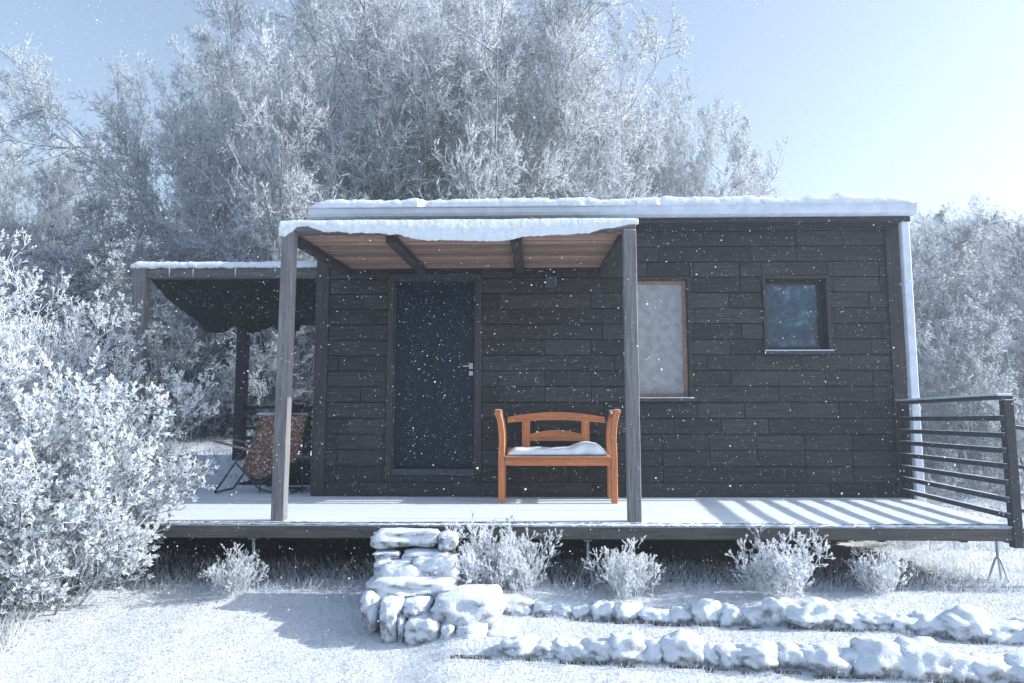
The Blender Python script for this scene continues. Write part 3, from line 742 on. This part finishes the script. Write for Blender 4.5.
# steps: rough slabs and the rubble that carries them
steps = empty('stone_steps', (ax(430, 620, -2.7), -2.7, -.75), 'snow-covered rubble stone steps leading up to the deck edge', 'steps')
def step_piece(name, x0, x1, y0, y1, Yc, dep, seed, sq=.75):
    """pixel box x0..x1,y0..y1 of the front face at depth Yc"""
    a = at(x0, y1, Yc); b_ = at(x1, y0, Yc)
    me = rock_mesh(seed, (b_.x - a.x) / 2 * 1.08, dep / 2, (b_.z - a.z) / 2 * 1.15, sq, 4, .55)
    o = bpy.data.objects.new(name, me); COL.objects.link(o); o.parent = steps
    o.location = Vector(((a.x + b_.x) / 2, Yc + dep / 2, (a.z + b_.z) / 2)) - steps.location
    o.rotation_euler = (R(random.uniform(-3, 3)), R(random.uniform(-2, 2)), R(random.uniform(-4, 4)))
for q in [('slab', 369, 438, 533, 550, -2.42, .34, 1, .85), ('slab', 436, 456, 536, 552, -2.45, .3, 2, .6),
          ('slab', 371, 399, 553, 563, -2.46, .3, 3, .8), ('slab', 398, 446, 552, 566, -2.48, .3, 4, .7),
          ('slab', 369, 412, 562, 582, -2.54, .34, 5, .75), ('slab', 408, 456, 560, 588, -2.58, .4, 6, .7),
          ('slab', 362, 455, 582, 604, -2.74, .5, 7, .8), ('slab', 428, 500, 600, 634, -2.93, .55, 8, .55),
          ('rubble', 357, 380, 594, 624, -2.80, .3, 9, .4), ('rubble', 377, 402, 602, 622, -2.88, .3, 10, .4), ('rubble', 400, 428, 604, 622, -2.88, .3, 11, .5),
          ('rubble', 366, 376, 610, 636, -2.86, .25, 12, .3), ('rubble', 376, 396, 612, 646, -2.93, .3, 13, .5), ('rubble', 394, 404, 618, 646, -2.91, .25, 14, .3),
          ('rubble', 402, 440, 622, 650, -2.98, .34, 15, .6), ('rubble', 438, 454, 628, 650, -3.0, .3, 16, .4), ('rubble', 450, 488, 630, 655, -3.02, .34, 17, .5),
          ('rubble', 484, 512, 634, 658, -3.0, .3, 18, .5), ('rubble', 372, 450, 566, 640, -2.62, .5, 19, .8)]:
    step_piece(*q)
mb = MB(); a_ = at(374, 640, -2.75); mb.box(a_.x + .06, a_.x + .45, -2.36, -2.12, a_.z - .1, -.12); mb.box(a_.x + .06, a_.x + .45, -2.6, -2.362, a_.z - .1, -.36); mb.build('dark_gap_core', 'underside', steps, .02)  # dark block put in behind the stones so the gaps between them go dark

# ------------------------------------------------------------------ vegetation
def nrm(a): return a / np.maximum(np.linalg.norm(a, axis=-1, keepdims=True), 1e-9)
def grow(rng, P, Dn, L, K, wob, up):
    pts = [P]; d = nrm(Dn)
    for k in range(K):
        d = nrm(d + wob * rng.normal(size=d.shape) + np.array([0, 0, up])); pts.append(pts[-1] + d * (L / K)[:, None])
    return np.stack(pts, 1)
def kids(rng, pts, L, n, t0, a0, a1, ratio):
    Nn, K1, _ = pts.shape; K = K1 - 1
    idx = np.repeat(np.arange(Nn), n); t = t0 + (1 - t0) * rng.random(len(idx)) ** .85
    s = np.minimum((t * K).astype(int), K - 1); f = (t * K - s)[:, None]
    P = pts[idx, s] * (1 - f) + pts[idx, s + 1] * f; d = nrm(pts[idx, s + 1] - pts[idx, s])
    pr = nrm(np.cross(d, rng.normal(size=d.shape))); a = np.radians(rng.uniform(a0, a1, len(idx)))[:, None]
    return P, nrm(d * np.cos(a) + pr * np.sin(a)), L[idx] * ratio * (1.15 - .6 * t) * rng.uniform(.6, 1.25, len(idx))
def prisms(pts, r0, r1, n=3):
    Nn, K1, _ = pts.shape
    d = np.empty_like(pts); d[:, 1:-1] = pts[:, 2:] - pts[:, :-2]; d[:, 0] = pts[:, 1] - pts[:, 0]; d[:, -1] = pts[:, -1] - pts[:, -2]; d = nrm(d)
    a = nrm(np.cross(d, np.array([.31, .95, .05]))); b_ = np.cross(d, a)
    rr = (r0[:, None] * (1 - np.linspace(0, 1, K1)) + r1[:, None] * np.linspace(0, 1, K1))[..., None, None]
    th = np.arange(n) * 2 * np.pi / n
    ring = pts[:, :, None] + rr * (a[:, :, None] * np.cos(th)[:, None] + b_[:, :, None] * np.sin(th)[:, None])
    V_ = ring.reshape(-1, 3); base = (np.arange(Nn) * K1 * n)[:, None, None] + (np.arange(K1 - 1) * n)[None, :, None] + np.arange(n)[None, None, :]
    nxt = (np.arange(Nn) * K1 * n)[:, None, None] + (np.arange(K1 - 1) * n)[None, :, None] + ((np.arange(n) + 1) % n)[None, None, :]
    q = np.stack([base, nxt, nxt + n, base + n], -1).reshape(-1, 4)
    return V_, q
def spikes(P, Dn, L, r):
    """tapered three-sided needles"""
    d = nrm(Dn); a = nrm(np.cross(d, np.array([.31, .95, .05]))); b_ = np.cross(d, a)
    th = np.arange(3) * 2 * np.pi / 3
    ring = P[:, None] + r[:, None, None] * (a[:, None] * np.cos(th)[None, :, None] + b_[:, None] * np.sin(th)[None, :, None])
    V_ = np.concatenate([ring, (P + d * L[:, None])[:, None]], 1).reshape(-1, 3); i = np.arange(len(P))[:, None] * 4
    t = np.concatenate([i + np.array([0, 1, 3]), i + np.array([1, 2, 3]), i + np.array([2, 0, 3])], 0)
    return V_, t
def leaves(rng, P, Dn, L, w):
    """leaf blades folded along the midrib: 4 outline points + midrib lift"""
    d = nrm(Dn); s = nrm(np.cross(d, rng.normal(size=d.shape))); up_ = np.cross(d, s)
    L = L[:, None]; w = w[:, None]
    v = np.stack([P, P + d * L * .55 + s * w + up_ * w * .5, P + d * L, P + d * L * .55 - s * w + up_ * w * .5, P + d * L * .5], 1).reshape(-1, 3)
    i = np.arange(len(P))[:, None] * 5
    t = np.concatenate([i + np.array([0, 4, 1]), i + np.array([4, 2, 1]), i + np.array([0, 3, 4]), i + np.array([4, 3, 2])], 0)
    return v, t
def npmesh(name, chunks, mats):
    """chunks: (verts, faces(3|4), material index)"""
    vs, loops, starts, mi = [], [], [], []; off = 0; lo_ = 0
    for v, f, m_ in chunks:
        vs.append(v); loops.append((f + off).reshape(-1)); k = f.shape[1]; starts.append(np.arange(len(f)) * k + lo_); lo_ += f.size; off += len(v); mi.append(np.full(len(f), m_))
    v = np.concatenate(vs).astype(np.float32); l = np.concatenate(loops).astype(np.int32); s = np.concatenate(starts).astype(np.int32); mi = np.concatenate(mi).astype(np.int32)
    me = bpy.data.meshes.new(name); me.vertices.add(len(v)); me.vertices.foreach_set('co', v.ravel()); me.loops.add(len(l)); me.loops.foreach_set('vertex_index', l)
    me.polygons.add(len(s)); me.polygons.foreach_set('loop_start', s); me.polygons.foreach_set('material_index', mi); me.update(calc_edges=True); me.validate()
    for m_ in mats: me.materials.append(MATS[m_])
    return me

def tree_meshes(seed, H, stems, spread, n2=12, n3=12, n4=9, n5=6, low=.12, tw=1.0):
    rng = np.random.default_rng(seed)
    a = np.linspace(0, 2 * np.pi, stems, endpoint=False) + rng.uniform(-.3, .3, stems)
    tilt = np.radians(np.linspace(spread * .2, spread * 1.25, stems)); rng.shuffle(tilt); tilt[0] = .05
    P = np.stack([.18 * np.cos(a), .18 * np.sin(a), np.full(stems, -.2)], 1); Dn = np.stack([np.sin(tilt) * np.cos(a), np.sin(tilt) * np.sin(a), np.cos(tilt)], 1)
    L = H * rng.uniform(.85, .97, stems) * (1 - .22 * (tilt / np.radians(spread * 1.25)) ** 2)
    p1 = grow(rng, P, Dn, L, 9, .10, .03); r1 = .0068 * H * rng.uniform(.7, 1.2, stems)
    trunk = [prisms(p1, r1, r1 * .12, 7)]
    P, Dn, L2 = kids(rng, p1, L, n2, low, 22, 55, .34); p2 = grow(rng, P, Dn, L2, 6, .13, .06); r2 = L2 * .0066
    trunk.append(prisms(p2, r2, r2 * .25, 5))
    P, Dn, L3 = kids(rng, p2, L2, n3, .12, 25, 60, .46); p3 = grow(rng, P, Dn, L3, 4, .12, .05); r3 = np.maximum(L3 * .007, .004)
    c3 = prisms(p3, r3, r3 * .4, 3)
    P, Dn, L4 = kids(rng, p3, L3, n4, .1, 20, 65, .5); p4 = grow(rng, P, Dn, L4, 2, .15, .03)
    r4 = np.full(len(P), .0036 * tw)
    fr = rng.random(len(P)) < .74
    c4a = prisms(p4[fr], r4[fr] * 1.35, r4[fr] * .8, 3); c4b = prisms(p4[~fr], r4[~fr], r4[~fr] * .5, 3)
    P, Dn, L5 = kids(rng, p4, L4, n5, .05, 20, 75, .5); L5 = np.clip(L5, .03, .17)
    c5 = spikes(P, Dn + rng.normal(size=P.shape) * .15, L5, np.full(len(P), .0052 * tw) * rng.uniform(.6, 1.5, len(P)))
    tm = npmesh('trunk', [(v, f, 0) for v, f in trunk], ['bark'])
    q5 = (rng.random(len(P)) < .16).astype(int); v5, t5 = c5; tm5 = q5[t5[:, 0] // 4] == 1
    cm = npmesh('crown', [(*c3, 0), (*c4b, 0), (*c4a, 1), (v5, t5[~tm5], 1), (v5, t5[tm5], 0)], ['twig', 'frost'])
    return tm, cm
VAR = [tree_meshes(11, 9.0, 13, 40, 17, 13, 10, 7, .08), tree_meshes(23, 9.0, 14, 44, 17, 13, 10, 7, .08), tree_meshes(37, 9.0, 12, 32, 17, 13, 10, 7, .08)]
SHR = [tree_meshes(51, 3.2, 11, 62, 11, 9, 9, 7, .05, 1.1), tree_meshes(62, 3.2, 10, 72, 11, 9, 9, 7, .05, 1.1)]
def put(var, x, y, sc, rz, lab, name='frosted_tree', cat='tree', group='frosted trees behind the cabin', sz=None, zoff=0):
    tm, cm = var
    o = empty(name, (x, y, gz(x, y) + zoff), lab, cat, group, rz); o.scale = (sc, sc, sz or sc)
    for nm, me in (('trunk', tm), ('crown', cm)):
        c = bpy.data.objects.new(nm, me); COL.objects.link(c); c.parent = o
    return o
# the big spreading trees right behind the cabin
def tx(px, y): return ax(px, 300, y)
put(VAR[1], tx(300, 7), 7, .72, 3.5, 'tall spreading frosted tree rising behind the side shelter', sz=1.16)
put(VAR[0], tx(350, 9), 9, 1.05, 1.1, 'tall frosted tree behind the left half of the cabin roof', sz=1.32)
put(VAR[2], tx(420, 7.5), 7.5, 1.16, 2.3, 'upright frosted tree rising over the canopy behind the cabin')
put(VAR[0], tx(525, 7.5), 7.5, .86, 4.0, 'frosted tree behind the middle of the roof with a branch reaching the top edge', sz=1.2)
put(VAR[2], tx(612, 8), 8, .56, 5.1, 'lower frosted tree above the tall window, rightmost but one of the roofline trees', sz=.86)
put(VAR[2], tx(680, 8.5), 8.5, .50, 0.6, 'slim frosted tree where the wood meets open sky above the roof', sz=.97)
put(VAR[0], tx(470, 11), 11, .9, 5.6, 'frosted tree filling the gap behind the two roofline trees at centre', sz=1.3)
put(VAR[2], tx(262, 10.5), 10.5, .7, 0.3, 'frosted tree at the left flank of the big trees, tips against the sky', sz=1.15)
put(VAR[0], tx(100, 13), 13, .62, 2.0, 'hazy frosted tree in the gap between the left wood and the big trees', sz=.95)
put(VAR[1], tx(8, 14), 14, .52, 1.5, 'hazy frosted tree standing tallest at the left edge', sz=1.1)
put(VAR[2], tx(-90, 12), 12, .5, 4.5, 'frosted tree at the far left, half cut by the picture edge')
for i, (px, y, sc, v) in enumerate([(935, 17, .82, 0), (985, 15, .72, 1), (1040, 14, .78, 2), (905, 20, .85, 1), (1010, 21, .9, 0), (735, 12, .42, 2), (960, 24, .95, 2)]):
    put(VAR[v], tx(px, y), y, sc, i * 1.3, ['pale frosted tree just right of the downspout', 'low frosted tree above the right railing', 'frosted tree at the right edge with twigs reaching in', 'hazy frosted tree behind the cabin right corner',
        'hazy frosted tree behind the low one over the railing', 'small pale frosted tree poking over the roof left of the square window', 'faint frosted tree deepest in the right wood'][i], group='frosted trees of the right-hand wood')
sh_spots = [(215, 5.5, 1.0, 0, 'frosted bush behind the side shelter roof edge'), (160, 4.8, 1.05, 1, 'frosted bush left of the rear shelter post'), (275, 5.6, 1.1, 1, 'frosted bush beyond the rear rail fence'), (320, 7, 1.4, 0, 'large frosted bush at the cabin left corner'),
            (70, 5, 1.3, 0, 'tall frosted bush between the left shrub and the shelter'), (120, 7.5, 1.6, 1, 'large pale frosted bush above the shelter post'), (10, 7, 1.7, 1, 'large frosted bush at the left picture edge'), (200, 9, 1.8, 0, 'big frosted bush deep behind the shelter'),
            (-40, 5, 1.4, 0, 'frosted bush cut by the left picture edge'), (45, 9.5, 2.0, 1, 'big hazy bush in the left wood'),
            (940, 5.5, 1.0, 1, 'frosted bush right behind the deck railing'), (985, 4.2, .75, 0, 'low frosted bush seen through the deck railing bars'), (1030, 5.5, 1.1, 1, 'frosted bush at the right edge behind the railing post'), (915, 8, 1.5, 0, 'large frosted bush beside the downspout'), (975, 9.5, 1.7, 1, 'large frosted bush in the middle of the right wood'), (1045, 9, 1.7, 0, 'large frosted bush at the right picture edge'), (900, 12, 1.9, 1, 'hazy frosted bush behind the cabin corner')]
for i, (px, y, sc, v, lab) in enumerate(sh_spots):
    put(SHR[v], ax(px, 430, y), y, sc, i * 2.1, lab, 'frosted_bush', 'bush', 'frosted bushes around the clearing')
# far wood: a mass nobody could count
rng = np.random.default_rng(5)
nb = 2600
x = rng.uniform(-30, 30, nb); y = rng.uniform(24, 44, nb); hgt = rng.uniform(.25, 1, nb) ** .6 * (8.5 - .02 * np.abs(x))
P = np.stack([x, y, np.array([gz(a, b_) for a, b_ in zip(x, y)])], 1)
p1 = grow(rng, P, rng.normal(size=P.shape) * .15 + [0, 0, 1], hgt, 4, .1, .05)
Pk, Dk, Lk = kids(rng, p1, hgt, 12, .05, 25, 70, .3); p2 = grow(rng, Pk, Dk, Lk, 2, .1, .05)
Pt, Dt, Lt = kids(rng, p2, Lk, 11, .05, 20, 75, .4)
me = npmesh('far_wood', [(*prisms(p1, hgt * .006, hgt * .002, 3), 0), (*prisms(p2, Lk * .008, Lk * .004, 3), 0), (*spikes(Pt, Dt, np.clip(Lt, .1, 1.0), np.full(len(Pt), .022)), 1)], ['twig', 'frost'])
tag(link('far_wood', me), 'hazy mass of frosted woodland far behind the clearing', 'woodland', None, 'stuff')

# ---- evergreen leafy shrub, lower left, every tip a rosette of frosted leaves
def leafy(seed, base_r, H, stems, spread, n2, n3, n4, leafL, leafW, per, low=.1, white=.86, stm='bark'):
    rng = np.random.default_rng(seed); a = rng.uniform(0, 2 * np.pi, stems); rr = base_r * np.sqrt(rng.random(stems))
    tilt = np.radians(spread) * (rr / base_r) * rng.uniform(.7, 1.15, stems)
    P = np.stack([rr * .6 * np.cos(a), rr * .6 * np.sin(a), np.full(stems, -.05)], 1); Dn = np.stack([np.sin(tilt) * np.cos(a), np.sin(tilt) * np.sin(a), np.cos(tilt)], 1)
    L = H * rng.uniform(.6, 1.02, stems) * (1 - .12 * (rr / base_r))
    p1 = grow(rng, P, Dn, L, 7, .09, .02); P, D2, L2 = kids(rng, p1, L, n2, low, 25, 65, .32); p2 = grow(rng, P, D2, L2, 4, .12, .12)
    P, D3, L3 = kids(rng, p2, L2, n3, .15, 20, 60, .45); L3 = np.clip(L3, .06, .3); p3 = grow(rng, P, D3, L3, 3, .1, .15)
    ch = [(*prisms(p1, L * .007, L * .002, 5), 0), (*prisms(p2, L2 * .007, L2 * .003, 4), 0), (*prisms(p3, np.full(len(P), .0028), np.full(len(P), .0018), 3), 0)]
    tips = p3[:, -1]; dt = nrm(p3[:, -1] - p3[:, -2])
    def whorl(C, d, n, Lf, ang0, ang1, back):
        idx = np.repeat(np.arange(len(C)), n); dd = d[idx]; pr = nrm(np.cross(dd, rng.normal(size=dd.shape))); an = np.radians(rng.uniform(ang0, ang1, len(idx)))[:, None]
        return C[idx] - dd * (rng.random(len(idx)) * back)[:, None], nrm(dd * np.cos(an) + pr * np.sin(an) + [0, 0, .1]), Lf * rng.uniform(.7, 1.2, len(idx))
    Pl, Dl, Ll = whorl(tips, dt, per, leafL, 12, 65, leafL * 1.4)
    wh = rng.random(len(Pl)) < white
    for msk, mi_ in ((wh, 1), (~wh, 2)):
        ch.append((*leaves(rng, Pl[msk], Dl[msk], Ll[msk], Ll[msk] * leafW), mi_))
    st, cr = ch[:3], ch[3:]
    return npmesh('stems', st, [stm]), npmesh('foliage', cr, ['bark', 'frosted_leaf', 'dark_leaf'])
def put2(ms, x, y, name, lab, cat, group=None, sc=1, rz=0):
    o = empty(name, (x, y, gz(x, y)), lab, cat, group, rz); o.scale = (sc, sc, sc)
    for nm, me in zip(('stems', 'foliage'), ms):
        c = bpy.data.objects.new(nm, me); COL.objects.link(c); c.parent = o
bigA = leafy(3, .60, 1.75, 52, 40, 20, 11, 0, .034, .24, 11, .06, .90)
put2(bigA, -3.66, -2.4, 'leafy_shrub', 'evergreen shrub with frosted leaf rosettes against the left end of the deck', 'shrub', 'frosted leafy shrubs at left', 1.06)
bigB = leafy(4, .75, 2.9, 56, 36, 24, 10, 0, .036, .16, 10, .06, .95)
put2(bigB, -5.12, -1.8, 'leafy_shrub', 'taller frosted shrub behind, cut by the left picture edge', 'shrub', 'frosted leafy shrubs at left', .95)
put2(bigA, -3.95, -2.75, 'leafy_shrub', 'dense low frosted shrub in the bottom left corner', 'shrub', 'frosted leafy shrubs at left', .9, 2)
put2(bigA, -4.75, -1.0, 'leafy_shrub', 'frosted shrub between the tall left shrub and the side shelter', 'shrub', 'frosted leafy shrubs at left', .68, 4)
# ---- small frosted shrubs along the deck
def small(seed, H=.50, stems=22): return leafy(seed, .13, H, 32, 34, 8, 3, 0, .017, .17, 12, .1, 1.0, 'frost')
SM = [small(71), small(72), small(73)]
for i, (px, Y, sc, v, lab) in enumerate([(235, YF - .22, .75, 0, 'small round frosted shrub left of the stone steps'), (486, YF - .25, 1.2, 1, 'wide frosted shrub touching the right side of the stone steps'), (525, YF - .2, 1.0, 2, 'leaning frosted shrub between the steps and the tripod stand'),
        (627, YF - .28, .9, 0, 'small frosted shrub below the right porch post'), (778, YF - .3, 1.1, 2, 'tall frosted shrub in front of the deck below the square window'), (878, YF - .2, .78, 1, 'rightmost small frosted shrub below the deck end')]):
    x = ax(px, 580, Y); put2(SM[v], x, Y, 'small_shrub', lab, 'shrub', 'small frosted shrubs along the deck', sc, i)
# ---- frosted grass
rng = np.random.default_rng(9)
def grass(n, x0, x1, y0, y1, h0, h1, r, cond=None):
    x = rng.uniform(x0, x1, n); y = rng.uniform(y0, y1, n)
    if cond is not None: k = cond(x, y); x, y = x[k], y[k]
    z = np.array([gz(a, b_) for a, b_ in zip(x, y)]); P = np.stack([x, y, z - .004], 1)
    Dn = rng.normal(size=P.shape) * .55; Dn[:, 2] = 1
    return spikes(P, Dn, rng.uniform(h0, h1, len(x)), np.full(len(x), r) * rng.uniform(.6, 1.4, len(x)))
ch = [(*grass(60000, -4.2, 4.5, -4.2, -1.9, .01, .038, .0022), 0), (*grass(16000, -3.5, 6, -2.1, .4, .02, .10, .0026, lambda x, y: (x > 3.3) | (y < -1.75)), 0), (*grass(9000, -3.6, 3.6, -2.15, -1.2, .04, .15, .0022), 1),
      (*grass(14000, 3.6, 12, -.5, 8, .05, .2, .006), 0), (*grass(9000, -9, -3.6, .5, 7, .02, .12, .006), 0),
      (*grass(16000, -.6, 4.3, -3.6, -2.2, .015, .05, .0022, lambda x, y: (np.abs(y - (-DW + 5.33 - .165 * (x + .17)) + .06) < .03) | (np.abs(y - (-DW + 4.66 - .075 * (x + .4)) + .07) < .04)), 1),  # dark blades added along both stone rows to deepen the painted crevices
      (*grass(16000, -.6, 4.3, -3.6, -2.2, .02, .06, .0024, lambda x, y: (np.abs(y - (-DW + 5.33 - .165 * (x + .17)) + .10) < .06) | (np.abs(y - (-DW + 4.66 - .075 * (x + .4)) + .11) < .07)), 0),
      (*grass(1600, -4.8, -3.3, -3.35, -2.8, .08, .34, .003), 0), (*grass(900, -4.8, -3.3, -3.35, -2.8, .08, .3, .0025), 1)]
tag(link('frosted_grass', npmesh('frosted_grass', ch, ['frost', 'twig'])), 'short frosted grass over the lawn and under the deck edge', 'grass', None, 'stuff')
# ---- falling snow
nf = 110000
P = np.stack([rng.uniform(-7, 7, nf), rng.uniform(-DW + 2.4, 4.0, nf), rng.uniform(-.4, 6, nf)], 1)
# none inside the cabin or above ground that hides them
ins = (P[:, 0] > XL - .1) & (P[:, 0] < XR + .1) & (P[:, 1] > -.12) & (P[:, 2] < ZT + .3)
P = P[~ins]; rad = rng.uniform(.0007, .0023, len(P)) * (1 + 1.0 * (rng.random(len(P)) < .06))
oc = np.array([[1, 0, 0], [-1, 0, 0], [0, 1, 0], [0, -1, 0], [0, 0, 1], [0, 0, -1]]); of = np.array([[0, 2, 4], [2, 1, 4], [1, 3, 4], [3, 0, 4], [2, 0, 5], [1, 2, 5], [3, 1, 5], [0, 3, 5]])
V_ = (P[:, None] + oc[None] * rad[:, None, None] * rng.uniform(.6, 1.5, (len(P), 1, 3))).reshape(-1, 3); T_ = (np.arange(len(P))[:, None, None] * 6 + of[None]).reshape(-1, 3)
plain('flake', (.85, .9, .97), .9)
tag(link('falling_snow', npmesh('falling_snow', [(V_, T_, 0)], ['flake'])), 'light snowfall drifting through the air in front of the cabin', 'snowfall', None, 'stuff')

# ------------------------------------------------------------------ haze
HAZE = 0.0055
if HAZE:
    mb = MB(); mb.box(-34, 34, -10, 62, -6, 16); hz_ = mb.build('haze', 'snow', None, origin=(0, 40, -3))
    m = bpy.data.materials.new('haze_air'); m.use_nodes = True; nt = m.node_tree; nt.nodes.clear()
    o_ = nt.nodes.new('ShaderNodeOutputMaterial'); v_ = nt.nodes.new('ShaderNodeVolumePrincipled'); v_.inputs['Color'].default_value = (.72, .84, 1, 1); v_.inputs['Density'].default_value = HAZE; v_.inputs['Anisotropy'].default_value = .3
    nt.links.new(v_.outputs[0], o_.inputs['Volume']); hz_.data.materials.clear(); hz_.data.materials.append(m)
    tag(hz_, 'cold pale haze filling the air of the clearing', 'haze', None, 'stuff')

# ------------------------------------------------------------------ light
ELEV, AZ = 25.0, 3.5                       # sun low at the right, 5 deg behind the wall plane
w = bpy.data.worlds.new('World'); S.world = w; w.use_nodes = True; nt = w.node_tree
bg = nt.nodes['Background']; sky = nt.nodes.new('ShaderNodeTexSky'); sky.sky_type = 'NISHITA'; sky.sun_disc = False
sky.sun_elevation = R(ELEV); sky.sun_rotation = R(90 - AZ); sky.air_density = 1.2; sky.dust_density = 1.8; sky.ozone_density = 2.4
hs = nt.nodes.new('ShaderNodeHueSaturation'); hs.inputs['Saturation'].default_value = .80; nt.links.new(sky.outputs[0], hs.inputs['Color']); nt.links.new(hs.outputs[0], bg.inputs[0]); bg.inputs[1].default_value = .128
sl = bpy.data.lights.new('sun', 'SUN'); sl.energy = 4.0; sl.angle = R(.6); sl.color = (1, .97, .93)
so = bpy.data.objects.new('sun', sl); COL.objects.link(so)
sd = Vector((math.cos(R(ELEV)) * math.cos(R(AZ)), math.cos(R(ELEV)) * math.sin(R(AZ)), math.sin(R(ELEV))))
so.rotation_euler = sd.to_track_quat('Z', 'Y').to_euler(); so.location = (12, 0, 8)
S.view_settings.view_transform = 'Standard'; S.view_settings.look = 'None'; S.view_settings.exposure = 1.05; S.view_settings.gamma = 1
S.render.engine = 'CYCLES'
S.cycles.max_bounces = 6; S.cycles.diffuse_bounces = 3; S.cycles.transmission_bounces = 3; S.cycles.glossy_bounces = 2; S.cycles.volume_bounces = 0
S.render.resolution_x = 1024; S.render.resolution_y = 683
